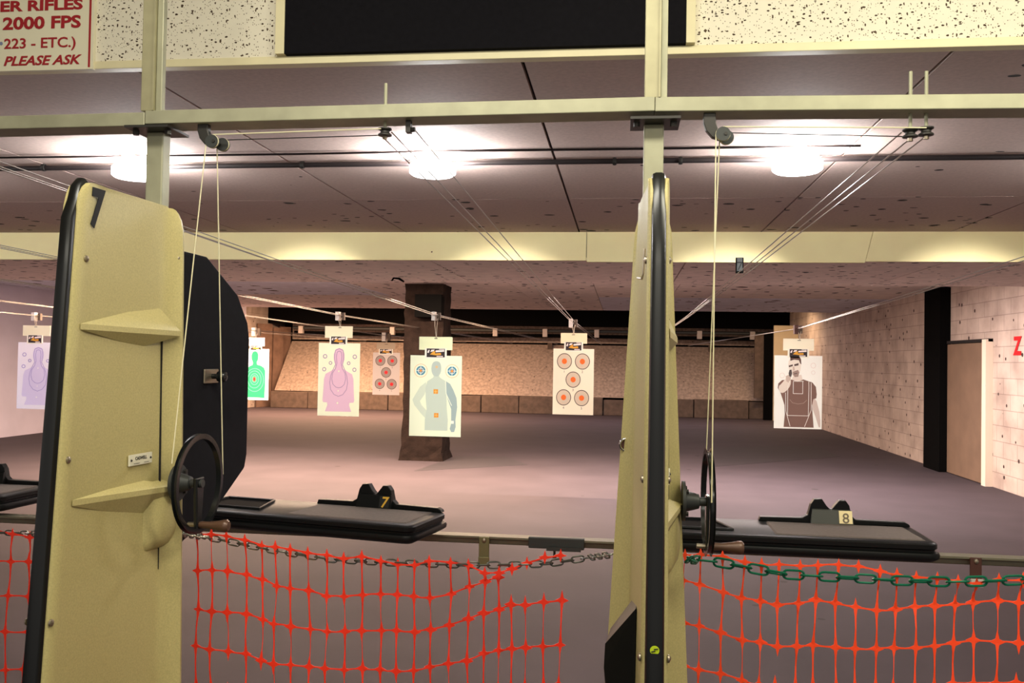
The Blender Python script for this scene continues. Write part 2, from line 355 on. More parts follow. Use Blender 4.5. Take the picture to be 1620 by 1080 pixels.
MB().tube([(XL + .1, 4.10, 2.449), (-3.0, 4.10, 2.445), (0, 4.10, 2.449), (4.7, 4.10, 2.447)], .0125, 10).build('pipe', 'pipe', cd, smooth=True)
for x in (-2.9, -1.55, -.05, .25, 1.75): MB().torus((x, 4.10, 2.448), (1, 0, 0), .015, .004, 16, 6, 2.5).build('clip', 'dark_steel', cd, smooth=True)
tag(MB().tube([(XL + .1, 3.93, 2.464), (-1.5, 3.93, 2.460), (-.9, 3.93, 2.465), (.02, 3.93, 2.464), (1.0, 3.93, 2.465)], .005, 8).build('thin_cable', 'pipe', loc=(-1, 3.93, 2.463), smooth=True), 'thin dark cable on the ceiling in front of the conduit', 'cable')

# ================================================================== FAR END
bt = thing('bullet_trap', 'tan rubber faced bullet trap across the far end', 'bullet trap', (-3, 26, 0))
MB().hexa([(XL + .5, 25.6, .50), (XR - .1, 25.6, .50), (XR - .1, 25.75, .50), (XL + .5, 25.75, .50)], [(XL + .5, 26.95, 2.02), (XR - .1, 26.95, 2.02), (XR - .1, 27.1, 2.02), (XL + .5, 27.1, 2.02)]).build('trap_face', 'trap', bt)
MB().box(XL + .5, XR - .1, 26.98, 27.1, 2.04, 2.62).build('upper_plate', 'trap', bt)
k = XL + .5
random.seed(3)
while k < XR - .3:
    wd = random.uniform(1.0, 1.7); e = min(k + wd, XR - .1); h = random.uniform(.44, .52)
    MB().box(k + .01, e - .01, 25.3 + random.uniform(-.06, .06), 25.62, 0, h).build('lip_block', 'lip', bt, bevel=.02); k = e
MB().tube([(XL + .5, 26.9, 2.05), (XR - .1, 26.9, 2.05)], .022, 8).build('cross_rod', 'black', bt)
for x in (-2.2, .85, 2.6, -5.5): MB().box(x - .07, x + .07, 26.82, 26.95, 1.86, 2.07).build('rod_bracket', 'lip', bt)
hp = thing('trap_pipe', 'grey pipe with pale brackets above the bullet trap', 'pipe', (-3, 26.4, 2.4))
MB().tube([(XL + .75, 26.4, 2.42), (XR - .3, 26.4, 2.42)], .05, 10).build('pipe', 'grey_cast', hp, smooth=True)
MB().tube([(XL + .75, 26.5, 2.28), (-6, 26.5, 2.24), (-2, 26.5, 2.28), (XR - .3, 26.5, 2.26)], .055, 10).build('cable_bundle', 'black', hp, smooth=True)
for px in (475, 620, 783, 862, 944, 1107, 1191): 
    x = at(px, 527, 26.3).x; MB().box(x - .07, x + .07, 26.3, 26.45, 2.24, 2.48).build('pipe_bracket', 'white_pipe', hp, bevel=.01)
tag(MB().box(XL, XR, 26.2, 26.3, 2.55, 3.25).build('dark_void_sheet', 'black', loc=(-3, 26.25, 2.55)), 'black curtain hanging above the far trap pipe', 'sheet')  # black sheet added where the far end only falls into darkness
def side_board(name, label, pts, mat='plywood', grp='plywood side boards of the trap'):
    tag(MB().prism([Vector(p) for p in pts], (.05, -.03, 0)).build(name, mat, loc=pts[0]), label, 'board', grp)
side_board('side_board', 'brown plywood side board nearest the pale block wall at left', [(-10.86, 25.3, 0), (-10.66, 25.9, 0), (-10.66, 25.9, 2.5), (-10.86, 25.3, 2.5)])
side_board('side_board', 'tall plywood board middle of the trap left side', [(-10.64, 25.95, 0), (-10.50, 26.38, 0), (-10.50, 26.38, 2.4), (-10.64, 25.95, 2.4)])
side_board('side_board', 'small clipped plywood board deepest at the trap left side', [(-10.62, 26.45, 0), (-10.46, 26.9, 0), (-10.46, 26.9, 2.45), (-10.62, 26.45, 2.45)])
rb = thing('trap_end_board', 'tall pale board standing at the right end of the trap', 'board', (3.9, 25.0, 0))
MB().box(4.1, 4.74, 24.9, 25.0, 0, 2.60).build('board', M('pale end board', 'cdbd9c', .8, 0, .06, 3), rb)
MB().box(3.86, 4.1, 25.0, 25.1, 0, 2.38).build('dark_stile', 'black', rb)
MB().box(3.62, 3.86, 25.1, 25.2, .6, 2.35).build('side_cheek', 'lip', rb)

# pillar
pl = thing('pillar', 'rough dark brown pillar standing in the middle of the range', 'pillar', (-2.97, 13.3, 0))
def pring(cx, cy, hw, z, n, amp):
    out = []
    for s_ in range(4):
        for k in range(n):
            t = -1 + 2 * k / n; q = [(t, -1), (1, t), (-t, 1), (-1, -t)][s_]
            out.append((cx + q[0] * hw + random.uniform(-amp, amp), cy + q[1] * hw + random.uniform(-amp, amp), z))
    return out
zs = [0, .05, .12, .22, .34] + [.34 + .11 * k for k in range(1, 22)]
MB().loft([pring(-2.97, 13.3, (.345, .33, .315, .31, .305)[i] if i < 5 else .298, min(z, 2.70), 5, .012) for i, z in enumerate(zs)]).build('shaft', 'pillar', pl)
bxp0 = at(659, 466, 12.9); bxp1 = at(700, 502, 12.9)
MB().box(bxp0.x, bxp1.x, 12.8, 13.02, bxp1.z, bxp0.z).build('black_plate', 'black', pl)

# right wall: black steel stanchion, door, painted letter
st = tag(MB().box(4.60, 4.749, 13.62, 14.30, 0, 2.70).build('wall_column', 'black', loc=(4.68, 13.95, 0)), 'black steel column against the right block wall beside the door', 'column')
dr = thing('door_1', 'bare brown board door in the right block wall', 'door', (4.70, 12.9, 0)); dr['kind'] = 'structure'
MB().box(4.70, 4.749, 12.26, 13.60, .01, 1.86).build('door_leaf', 'doorwood', dr, bevel=.004)
MB().box(4.66, 4.749, 12.12, 12.25, 0, 1.90).build('door_jamb', 'jamb', dr, label='pale door jamb')
MB().box(4.69, 4.749, 12.12, 13.60, 1.87, 1.91).build('door_head_shadow', 'seam', dr, label='dark strip standing in for the shadow above the door')  # last strip is the shadow over the door, put in as dark colour
rl = thing('painted_letter', 'red painted letter on the right block wall past the door', 'letter', (4.745, 11.3, 1.70))
pz0 = 1.70; text('Z', 'letter_shape', 'paint_red', rl, (4.744, 11.50, 1.70), (0, -1, 0), EZ, .30, .001, .012)

# ================================================================== FIRING LINE STEEL
bm_ = thing('overhead_beam', 'galvanised overhead beam spanning across both posts', 'beam', (-.5, 2.13, 2.09))
jl, jr = -1.205, .066
def seg(xa_, za, xb_, zb):
    MB().hexa([(xa_, 2.085, za - .034), (xb_, 2.085, zb - .034), (xb_, 2.165, zb - .034), (xa_, 2.165, za - .034)], [(xa_, 2.085, za), (xb_, 2.085, zb), (xb_, 2.165, zb), (xa_, 2.165, za)]).build('beam_section', 'steel', bm_, bevel=.002)
seg(-4.2, 2.110, jl, 2.130); seg(jl + .001, 2.134, jr, 2.144); seg(jr + .001, 2.143, 4.2, 2.10)
def post(x, side, lab_lower, lab_upper):
    t = thing('support_post', lab_lower, 'post', (x, 2.14, 1.2), 'posts under the overhead beam')
    MB().box(x - .0255, x + .0255 - (.004 if side else .006), 2.119, 2.158, 1.2, 2.088).build('post_tube', 'steel', t, bevel=.003)
    MB().box(x - .058, x + .058, 2.07, 2.18, 2.088, 2.094).build('flange_plate', 'dark_steel', t)
    for dx in (-.043, .043): MB().lathe([(0, .008), (.012, .008)], (x + dx, 2.10, 2.088), (0, 0, -1), 6).build('bolt', 'dark_steel', t)
    u = thing('ceiling_strut', lab_upper, 'post', (x, 2.10, 2.14), 'struts above the overhead beam')
    z0, z1 = 2.142 - (.008 if not side else 0), 3.149
    MB().box(x - .026, x + .010, 2.088, 2.112, z0, z1).build('strut_face', 'steel2', u, bevel=.002)
    MB().box(x + .0105, x + .027, 2.094, 2.112, z0, z1).build('strut_lip', 'steel', u, bevel=.002, label='greyer recessed strut edge')
    MB().box(x + .007, x + .011, 2.083, 2.089, z0, z1).build('strut_bead', 'steel2', u)
post(-1.192, 0, 'square steel post rising from the left khaki partition to the beam', 'tall strut above the beam, left one beside the sign')
post(.068, 1, 'square steel post rising from the right khaki partition to the beam', 'tall strut above the beam, right one before the dark board')

# ================================================================== PARTITIONS
def partition(cx, num, lab, cr_t, cr_b, cl_t, cl_b):
    TOP = 1.885
    t = thing('booth_partition', lab, 'partition', (cx, 1.9, 0), 'khaki shooting booth partitions')
    yf, yv = 2.075, 2.03
    def sec(z, yn_add=0, cut=0):
        k_ = (TOP - z) / 1.1
        yn = 1.722 - .09 * k_ + yn_add; a = .0205 + .005 * k_; v = .029 + .012 * k_
        cr = cr_t + (cr_b - cr_t) * k_ - cut; cl = cl_t + (cl_b - cl_t) * k_ - cut
        return [(cx - a * .8, yn, z), (cx + a * .8, yn, z), (cx + a, yn + .006, z), (cx + a, yn + .035, z), (cx + a * .86, yn + .055, z), (cx + v, yv - .035, z), (cx + v + .001, yv - .006, z), (cx + v + .005, yv + .016, z),
                (cx + cr - .006, yf, z), (cx + cr, yf + .006, z), (cx + cr - .002, yf + .016, z),
                (cx - cl + .002, yf + .016, z), (cx - cl, yf + .006, z), (cx - cl + .006, yf, z), (cx - v - .005, yv + .016, z), (cx - v - .001, yv - .006, z), (cx - v, yv - .035, z), (cx - a * .86, yn + .055, z), (cx - a, yn + .035, z), (cx - a, yn + .006, z)]
    rings = [sec(z) for z in (0, .4, .8, 1.1, 1.4, 1.6, 1.75)]
    for z, ad, ct in ((1.80, 0, 0), (1.83, .001, .001), (1.855, .006, .006), (1.872, .014, .014), (1.882, .026, .022), (TOP, .04, .028)): rings.append(sec(z, ad, ct))
    mb = MB(); mb.loft(rings)
    # gusset ribs bridging the hollow of the right face
    mb.build('panel_shell', 'khaki', t, smooth=True)
    def rib(A, B, U, D, th):
        mb = MB(); A2, B2 = Vector(A) - Vector((0, 0, th)), Vector(B) - Vector((0, 0, th))
        A, B, U, D = map(Vector, (A, B, U, D))
        for f in ((A, B, U), (A2, D, B2), (A, A2, B2, B), (A, U, D, A2), (B, B2, D, U)): mb.face(f)
        mb.build('gusset_rib', 'khaki', t)
    rib((cx + .025, 1.725, 1.582), (cx + cr_t + (cr_b - cr_t) * .28 + .004, 2.066, 1.578), (cx + .028, 2.022, 1.640), (cx + .026, 1.95, 1.535), .012)
    rib((cx + .024, 1.715, 1.215), (cx + cr_t + (cr_b - cr_t) * .63 + .002, 2.066, 1.20), (cx + .030, 1.96, 1.225), (cx + .030, 1.97, 1.135), .012)
    # boss behind the crank bracket
    b2 = MB(); 
    rr = []
    for z, h in ((1.05, .0), (1.06, .5), (1.08, .85), (1.11, 1), (1.17, .95), (1.20, .7), (1.215, .0)):
        rr.append([(cx + .024, 1.965 - .004 * h, z), (cx + .034 + .022 * h, 1.985, z), (cx + .040 + .030 * h, 2.04, z), (cx + .040 + .025 * h, 2.085, z), (cx + .020, 2.085, z)])
    b2.loft(rr); b2.build('bracket_boss', 'khaki', t, smooth=True)
    # rubber edge, wrapped over the top corner
    path = [(1.722 - .09 * (TOP - z) / 1.1, z) for z in (0.0, .6, 1.2, 1.7, 1.80)]
    path += [(1.733, 1.838), (1.742, 1.868), (1.757, 1.882)]
    rings = []
    for i, (y, z) in enumerate(path):
        a = path[max(i - 1, 0)]; b_ = path[min(i + 1, len(path) - 1)]
        d = Vector((0, b_[0] - a[0], b_[1] - a[1])).normalized(); n = Vector((0, -d.z, d.y))
        hw = .0135 + .0045 * (TOP - z) / 1.1; r = []
        for dx, dn in ((-1, -.006), (-1, .006), (-.82, .012), (-.4, .015), (.4, .015), (.82, .012), (1, .006), (1, -.006)):
            q = Vector((cx + dx * hw, y, z)) + n * dn; r.append(q)
        rings.append(r)
    MB().loft(rings).build('rubber_edge', 'rubber', t, smooth=True)
    # screws
    for y, z in ((1.735, 1.72), (1.72, 1.30), (1.70, .98), (1.745, 1.86 - .02)):
        if z > 1.8: continue
        k_ = (TOP - z) / 1.1
        for s_ in (1, -1): MB().lathe([(0, .0075), (.003, .007), (.006, .001)], (cx + s_ * (.0205 + .005 * k_), y - .08 * k_ + .02, z), (s_, 0, 0), 12).build('screw', 'screw', t, smooth=True)
    MB().lathe([(0, .006), (.003, .005), (.005, .001)], (cx + cr_t - .008, yf + .001, 1.76), (0, -1, 0), 12).build('screw', 'screw', t, smooth=True)
    # name plate on the right face
    def fx(y): return cx + .0205 + .0028 * .86 + (y - 1.727) * (.0354 - .0200) / (1.995 - 1.727)     # x of the right face at plate height
    y0, y1 = 1.905, 1.993; ux = Vector((fx(y1) - fx(y0), y1 - y0, 0)).normalized(); un = Vector((ux.y, -ux.x, 0))
    o_ = Vector((fx(y0), y0, 1.263)) + un * .0005; wv = ux * (y1 - y0); hv = Vector((0, 0, .025))
    np_ = MB().prism([o_, o_ + wv, o_ + wv + hv, o_ + hv], un * .0035).build('name_plate', 'plate', t, label='small pale name plate')
    o2 = o_ + un * .0037
    text('CASWELL', 'plate_lettering', 'decal', np_, o2 + wv * .5 + hv * .48, ux, EZ, .0105, .0003, .0003, 0, 'CENTER')
    for u_ in (.07, .93): MB().lathe([(0, .003), (.002, .002)], o2 + wv * u_ + hv * .5, un, 8).build('plate_screw', 'dark_steel', np_)
    for u0, u1 in ((.18, .44), (.64, .86)): q_ = o2 + hv * .14; MB().prism([q_ + wv * u0, q_ + wv * u1, q_ + wv * u1 + Vector((0, 0, .001)), q_ + wv * u0 + Vector((0, 0, .001))], un * .0003).build('plate_line', 'dark_steel', np_)
    MB().tube([(cx + .029 + .012 * (TOP - z) / 1.1 + .004, 2.034, z) for z in (1.0, 1.2, 1.45, 1.62)], [.001, .003, .002, .0035], 6).build('edge_seam', 'seam', t, label='dark open seam beside the flange')
    # dark shield panel downrange of the flange
    out = [(2.164, 1.79), (2.30, 1.79), (2.50, 1.70), (2.575, 1.62), (2.59, 1.57), (2.59, 1.22), (2.575, 1.18), (2.38, 1.08), (2.162, 1.02)]
    sh = MB().prism([(cx - .012, y, z) for y, z in out], (.03, 0, 0)).build('shield_panel', 'shield', t, bevel=.006, label='dark grey octagonal shield')
    lt = MB().box(cx + .018, cx + .023, 2.29, 2.375, 1.442, 1.482).build('latch_plate', 'screw', sh, bevel=.004)
    MB().lathe([(0, .007), (.016, .007), (.018, .014), (.030, .017), (.040, .013), (.044, .001)], (cx + .022, 2.335, 1.462), (1, 0, 0), 16).build('latch_knob', 'lever', sh, smooth=True)
    # chrome latch ring on the left flange
    MB().torus((cx - cl_t - .016, yf - .004, 1.33), (0, 1, .1), .014, .003, 24, 8).build('latch_ring', 'chrome', t, smooth=True)
    MB().lathe([(0, .011), (.004, .011)], (cx - cl_t - .016, yf, 1.33), (0, -1, 0), 16).build('latch_centre', 'rust', t, smooth=True)
    MB().tube([(cx - cl_t - .012, yf - .002, 1.375), (cx - cl_t - .014, yf - .008, 1.34), (cx - cl_t - .013, yf - .012, 1.305)], .0025, 8).build('latch_pin', 'chrome', t)
    return t
pA = partition(-1.152, 7, 'khaki booth partition on the left bearing a large black 7', .0585, .080, .045, .09)
pB = partition(.065, 8, 'khaki booth partition right of centre, seen edge on', .041, .093, .038, .095)
# number decal on the left partition, sticker and black pocket on the right one
q0 = Vector((-1.165 + .0205, 1.765, 1.795))
text('7', 'number_decal', 'decal', pA, (-1.152 + .0215, 1.752, 1.795), (.05, 1, 0), EZ, .112, .0006, .0045, .12, 'LEFT', .72)
z_ = 1.00; yk = 1.722 - .09 * (1.885 - z_) / 1.1 - .0152
sk = MB().lathe([(0, .0085), (.0008, .0085)], (.065, yk, z_), (0, -1, -.08), 20).build('round_sticker', P('c6dd1e'), pB, label='small yellow green round sticker')
MB().tube([(.071, yk - .001, z_ + .003), (.064, yk - .001, z_ + .002), (.066, yk - .001, z_ - .001), (.059, yk - .001, z_ - .003)], .0012, 6).build('sticker_mark', 'decal', sk)
MB().hexa([(.034, 1.83, 1.02), (.032, 1.83, .60), (-.012, 1.88, .70), (-.030, 1.88, .88), (-.028, 1.88, .93)], [(.044, 1.98, 1.02), (.044, 1.98, .60), (-.004, 1.99, .70), (-.020, 1.99, .88), (-.018, 1.99, .93)]).build('side_pocket', 'plasticblk', pB, label='black angular side pocket')
# hook of wire hanging on the right partition
MB().tube([(.0405, 1.80, 1.75), (.0385, 1.80, 1.70), (.036, 1.81, 1.69), (.028, 1.84, 1.695)], .0025, 6).build('wire_hook', 'wire', pB, smooth=True)

# ================================================================== CRANK WHEELS
def crank(cx, fx_, lab):
    zc, yc, R = 1.208, 2.05, .118
    t = thing('crank_wheel', lab, 'crank wheel', (fx_, yc, zc), 'hand crank wheels on the partitions')
    X = (1, 0, 0)
    mb = MB(); mb.lathe([(0, .045), (.007, .045), (.008, .03)], (fx_, yc, zc), X, 20)
    mb.build('mounting_flange', 'grey_cast', t, smooth=True)
    for a in range(4): MB().lathe([(0, .006), (.006, .006)], (fx_ + .007, yc + .035 * math.cos(a * PI / 2 + .8), zc + .035 * math.sin(a * PI / 2 + .8)), X, 6).build('flange_bolt', 'dark_steel', t)
    MB().lathe([(.006, .024), (.02, .021), (cx - fx_ - .02, .016), (cx - fx_ - .018, .010), (cx - fx_ + .012, .010)], (fx_, yc, zc), X, 20).build('bearing_hub', 'grey_cast', t, smooth=True)
    prof = [(-.0065, R - .010), (-.0065, R), (-.006, R + .003), (-.003, R - .004), (.003, R - .004), (.006, R + .003), (.0065, R), (.0065, R - .010), (-.0065, R - .010)]
    MB().lathe(prof, (cx, yc, zc), X, 48, cap=False).build('rim', 'lever', t, smooth=True)
    MB().hexa([(cx - .005, yc - .020, zc + .015), (cx - .005, yc + .020, zc + .015), (cx - .005, yc + .011, zc - R + .008), (cx - .005, yc - .011, zc - R + .008)], [(cx + .006, yc - .020, zc + .015), (cx + .006, yc + .020, zc + .015), (cx + .006, yc + .011, zc - R + .008), (cx + .006, yc - .011, zc - R + .008)]).build('spoke', 'lever', t, bevel=.003)
    h = MB().lathe([(.004, .007), (.012, .009), (.03, .0085), (.055, .012), (.068, .015), (.075, .015), (.080, .011), (.081, .001)], (cx, yc, zc - R + .018), X, 16).build('handle', 'wood_handle', t, smooth=True, label='brown turned handle')
    MB().lathe([(-.02, .006), (.0, .006)], (cx - .004, yc, zc - R + .018), X, 8).build('handle_bolt', 'screw', t)
    return t
crank(-1.020, -1.076, 'black crank wheel with brown handle on the left partition')
crank(.196, .138, 'black crank wheel with brown handle on the right partition')

# ================================================================== PULLEYS, CORDS, TRACK CABLES
def corner_pulley(x, lab):
    t = thing('corner_pulley', lab, 'pulley', (x, 2.12, 2.10), 'corner pulleys under the beam')
    pr_ = [(x - .010, 2.109), (x + .018, 2.109), (x + .018, 2.085), (x + .024, 2.068), (x + .035, 2.055), (x + .028, 2.043), (x + .010, 2.050), (x - .004, 2.066), (x - .010, 2.085)]
    MB().prism([(a, 2.10, b_) for a, b_ in pr_], (0, .018, 0)).build('bracket', 'dark_steel', t, bevel=.002)
    for dx, dy in ((0, -.006), (.012, .028)):
        MB().lathe([(-.006, .0165), (-.004, .0165), (-.0015, .0125), (.0015, .0125), (.004, .0165), (.006, .0165)], (x + .034 + dx, 2.10 + dy, 2.055), (0, 1, 0), 20).build('sheave', 'grey_cast', t, smooth=True)
    for dx, dy in ((0, -.006), (.012, .028)): MB().torus((x + .034 + dx, 2.10 + dy, 2.055), (0, 1, 0), .0150, .0022, 24, 6).build('cord_loop', 'cord', t, smooth=True, label='pale loop of cord in the groove')
    MB().lathe([(-.015, .004), (.05, .004)], (x + .040, 2.10, 2.055), (0, 1, 0), 8).build('axle', 'dark_steel', t)
def rod_pulley(x, z, lab, y=2.12):
    t = thing('rod_pulley', lab, 'pulley', (x, y, z), 'rod hung pulleys under the beam')
    MB().tube([(x, y, z - .012), (x, y, 2.20)], .0042, 8).build('threaded_rod', 'steel', t)
    MB().lathe([(-.010, .010), (-.009, .017), (-.006, .017), (-.002, .011), (.002, .011), (.006, .017), (.009, .017), (.010, .010)], (x, y, z), (0, 0, 1), 20).build('sheave', 'dark_steel', t, smooth=True)
    MB().lathe([(-.018, .006), (-.010, .006)], (x, y, z), (0, 0, 1), 6).build('nut', 'screw', t)
L7, L8 = at(318, 200, 2.1).x, at(1120, 200, 2.1).x
corner_pulley(L7, 'curved corner pulley under the beam beside the left post')
corner_pulley(L8, 'curved corner pulley under the beam above the right crank wheel')
a7, b7 = at(609, 209, 2.12), at(648, 205, 2.12); a8, b8 = at(1440, 211, 2.12), at(1465, 208, 2.12)
rod_pulley(a7.x, a7.z, 'rod hung pulley above the middle ceiling lamp')
rod_pulley(a8.x, a8.z, 'left rod hung pulley of the close pair at upper right')
rod_pulley(b8.x, b8.z, 'right rod hung pulley of the close pair at upper right')
cl_ = thing('cable_clamp', 'small black clamp under the beam above middle lamp', 'clamp', (b7.x, 2.12, 2.09))
MB().box(b7.x - .008, b7.x + .004, 2.11, 2.13, b7.z - .008, 2.11).build('clamp_body', 'dark_steel', cl_)
MB().lathe([(0, .006), (.014, .006)], (b7.x, 2.12, b7.z), (1, 0, 0), 8).build('clamp_screw', 'dark_steel', cl_)
def cord(pts, lab, mat='cord', r=.0015, grp='pulley cords'):
    tag(MB().tube(pts, r, 6).build('pulley_cord', mat, loc=pts[0], smooth=True), lab, 'cord', grp)
def wheel_cords(L, cx, a, b_, who):
    z0 = 2.055
    cord([(L + .018, 2.094, z0), (cx - .004, 2.05 - .124, 1.225)] if who != 'left' else [(L + .018, 2.094, z0), (cx - .004, 2.05 - .124, 1.27)], 'pale cord hanging in front, from corner pulley to the %s crank wheel' % who, grp='cords down to the cranks')
    cord([(L + .030, 2.128, z0), (cx + .004, 2.05 + .124, 1.215)], 'pale cord hanging behind, from corner pulley to the %s crank wheel' % who, grp='cords down to the cranks')
    cord([(L + .034, 2.094, z0 + .0175), (a.x - .005, 2.102, a.z + .004)], 'pale upper cord running along the beam above the %s crank' % who, grp='cords along the beam')
    cord([(L + .046, 2.128, z0 + .012), (b_.x, 2.137, b_.z - .003)], 'dark lower cord running along the beam above the %s crank' % who, 'dark_steel', .0012, grp='cords along the beam')
wheel_cords(L7, -1.020, a7, a7, 'left'); wheel_cords(L8, .196, b8, a8, 'right')
def cable(pts, lab, r=.0019):
    n = len(pts); tag(MB().tube(pts, [r + .0014 * i / (n - 1) for i in range(n)], 5).build('track_cable', 'cable', loc=pts[0], smooth=True), lab, 'cable', 'track cables of the target lanes')
YF = 24.5
LANES = (((57, 498), 10.2, 'lavender silhouette target lane at far left'), ((405, 522), 13.2, 'green silhouette target lane'), ((611, 530), 16.0, 'far five bullseye target lane'), ((538, 497), 9.3, 'pink silhouette target lane'), ((690, 497), 8.4, 'blue grey figure target lane'),
         ((907, 508), 10.3, 'near five bullseye target lane'), (None, 9.0, 'empty lane beside the right partition'), ((1264, 518), 9.3, 'man aiming target lane near the block wall'))
for i, (px_, Yc, nm) in enumerate(LANES):
    y0 = 2.13; cp = at(*px_, Yc) if px_ else Vector((.63, Yc, 1.99))
    if i == 5: ps = [(a7.x - .01, y0 + .008, a7.z - .008), (a7.x + .012, y0 + .008, a7.z + .004), (b7.x + .012, 2.125, b7.z)]
    elif i == 6: ps = [(a8.x - .017, y0, a8.z + .004), (a8.x + .012, y0 + .014, a8.z - .003), (b8.x + .012, y0 + .014, b8.z - .002)]
    else: ps = [(cp.x - .03, y0, 2.07), (cp.x - .005, y0, 2.055), (cp.x + .03, y0, 2.065)]
    for k_, (pp, dx) in enumerate(zip(ps, (-.018, -.002, .018))):
        mid = Vector((cp.x + dx, Yc, cp.z - .012 + (.006 if k_ == 2 else 0)))
        cable([Vector(pp), Vector(pp).lerp(mid, .5) - Vector((0, 0, .006)), mid, Vector((cp.x + dx, YF, 2.0 + (.02 if k_ == 2 else 0)))], ('left', 'middle', 'right')[k_] + ' track cable of the ' + nm)

# ================================================================== TARGETS
def circ(cx_, cy_, rx, ry=None, n=28): 
    ry = ry or rx; return [(cx_ + rx * math.cos(2 * PI * k / n), cy_ + ry * math.sin(2 * PI * k / n)) for k in range(n)]
class Target:
    """paper at pixel box (x0, y0, x1, y1) sighted at range distance Y; drawn in the box's own crop frame f = (fx0, fy0, fx1, fy1)"""
    def __init__(s, box, Y, f, paper, label, grp=None):
        s.p0 = at(box[0], box[3], Y); s.p1 = at(box[2], box[1], Y); s.Y = Y; s.f = f
        s.w = s.p1.x - s.p0.x; s.h = s.p1.z - s.p0.z; s.k = 0
        s.t = thing('paper_target', label, 'target', ((s.p0.x + s.p1.x) / 2, Y, s.p0.z), grp)
        MB().box(s.p0.x, s.p1.x, Y, Y + .002, s.p0.z, s.p1.z).build('paper', P(paper), s.t)
    def q(s, x, y, lay): return Vector((s.p0.x + (x - s.f[0]) / (s.f[2] - s.f[0]) * s.w, s.Y - .0008 * lay, s.p1.z - (y - s.f[1]) / (s.f[3] - s.f[1]) * s.h))
    def poly(s, pts, col, lay, name): MB().prism([s.q(x, y, lay) for x, y in pts], (0, .0006, 0)).build(name, P(col), s.t)
    def polys(s, lst, col, lay, name):
        for pts in lst: s.poly(pts, col, lay, name)
    def line(s, lst, wd, col, lay, name, close=False):
        mb = MB()
        for pts in lst:
            L = list(pts) + ([pts[0]] if close else [])
            for (x0, y0), (x1, y1) in zip(L, L[1:]):
                d = math.hypot(x1 - x0, y1 - y0) or 1; nx, ny = -(y1 - y0) / d * wd / 2, (x1 - x0) / d * wd / 2
                mb.prism([s.q(x0 + nx, y0 + ny, lay), s.q(x1 + nx, y1 + ny, lay), s.q(x1 - nx, y1 - ny, lay), s.q(x0 - nx, y0 - ny, lay)], (0, .0005, 0))
        mb.build(name, P(col), s.t)
def smooth_poly(pts, it=2):
    for _ in range(it):
        n = len(pts); o = []
        for i in range(n):
            a, b_ = pts[i], pts[(i + 1) % n]
            o += [(a[0] * .75 + b_[0] * .25, a[1] * .75 + b_[1] * .25), (a[0] * .25 + b_[0] * .75, a[1] * .25 + b_[1] * .75)]
        pts = o
    return pts
def mirror(pts, c): return pts + [(2 * c - x, y) for x, y in reversed(pts)]

def carrier(px, ytop, card, brand, Y, label, cardcol='e9e2c0', x_off=0):
    """trolley at (px, ytop), backing card box, printed brand card box (pixel boxes)"""
    p = at(px, ytop, Y); t = thing('target_carrier', label, 'target carrier', p, 'target carriers on the cables')
    s_ = Y / 1400
    MB().box(p.x - 7 * s_, p.x - 1 * s_, Y - .02, Y + .05, p.z - 10 * s_, p.z + 4 * s_).build('trolley_plate', 'white_pipe' if px != 1264 else 'rust', t)
    MB().box(p.x + 1 * s_, p.x + 6 * s_, Y + .02, Y + .06, p.z - 9 * s_, p.z + 3 * s_).build('trolley_plate', 'lip', t)
    c0 = at(card[0], card[3], Y); c1 = at(card[2], card[1], Y)
    MB().tube([(p.x - 2 * s_, Y, p.z - 6 * s_), (p.x - 1 * s_, Y - .02, (p.z + c1.z) / 2), (p.x + 1 * s_, Y - .004, c1.z - .01)], .004, 6).build('hook_wire', 'wire', t)
    MB().tube([(p.x + 3 * s_, Y, p.z - 6 * s_), (p.x + 2 * s_, Y - .01, (p.z + c1.z) / 2 - .01), (p.x + 1.5 * s_, Y - .004, c1.z - .01)], .003, 6).build('hook_wire', 'wire', t)
    MB().box(c0.x, c1.x, Y, Y + .004, c0.z, c1.z).build('backing_card', P(cardcol), t)
    MB().tube([(p.x - 2 * s_, Y - .002, c1.z - 2.5 * s_), (p.x + 3 * s_, Y - .002, c1.z - 2.5 * s_)], .003, 5).build('card_staple', 'black', t)
    b0 = at(brand[0], brand[3] + 1.5, Y); b1 = at(brand[2], brand[1], Y); W_, H_ = b1.x - b0.x, b1.z - b0.z
    bc = MB().box(b0.x - .018, b1.x + .018, Y - .004, Y, b0.z - .008, b1.z).build('brand_card', P('f0ead8'), t, label='small printed brand card')
    def bq(u, v, k): return (b0.x + u * W_, Y - .004 - .0008 * k, b0.z + v * H_)
    def br(us, col, k, nm):
        mb = MB()
        for poly in us: mb.prism([bq(u, v, k) for u, v in poly], (0, .0006, 0))
        mb.build(nm, P(col), bc)
    br([[(0, .05), (1, .05), (1, .97), (0, .97)]], '2a1d20', 1, 'card_print')
    br([[(.03, .55), (.10, .82), (.17, .82), (.12, .5)], [(.2, .6), (.38, .68), (.44, .86), (.26, .84)], [(.5, .58), (.97, .66), (.96, .84), (.5, .78)], [(.55, .1), (.9, .1), (.9, .2), (.55, .2)], [(.68, .88), (.97, .88), (.97, .94), (.68, .94)]], 'f0dfd8', 2, 'card_lettering')
    br([[(.18, .34), (.36, .66), (.48, .72), (.46, .46), (.78, .52), (.80, .30), (.5, .26)]], 'd99a2e', 3, 'card_emblem')
    return t

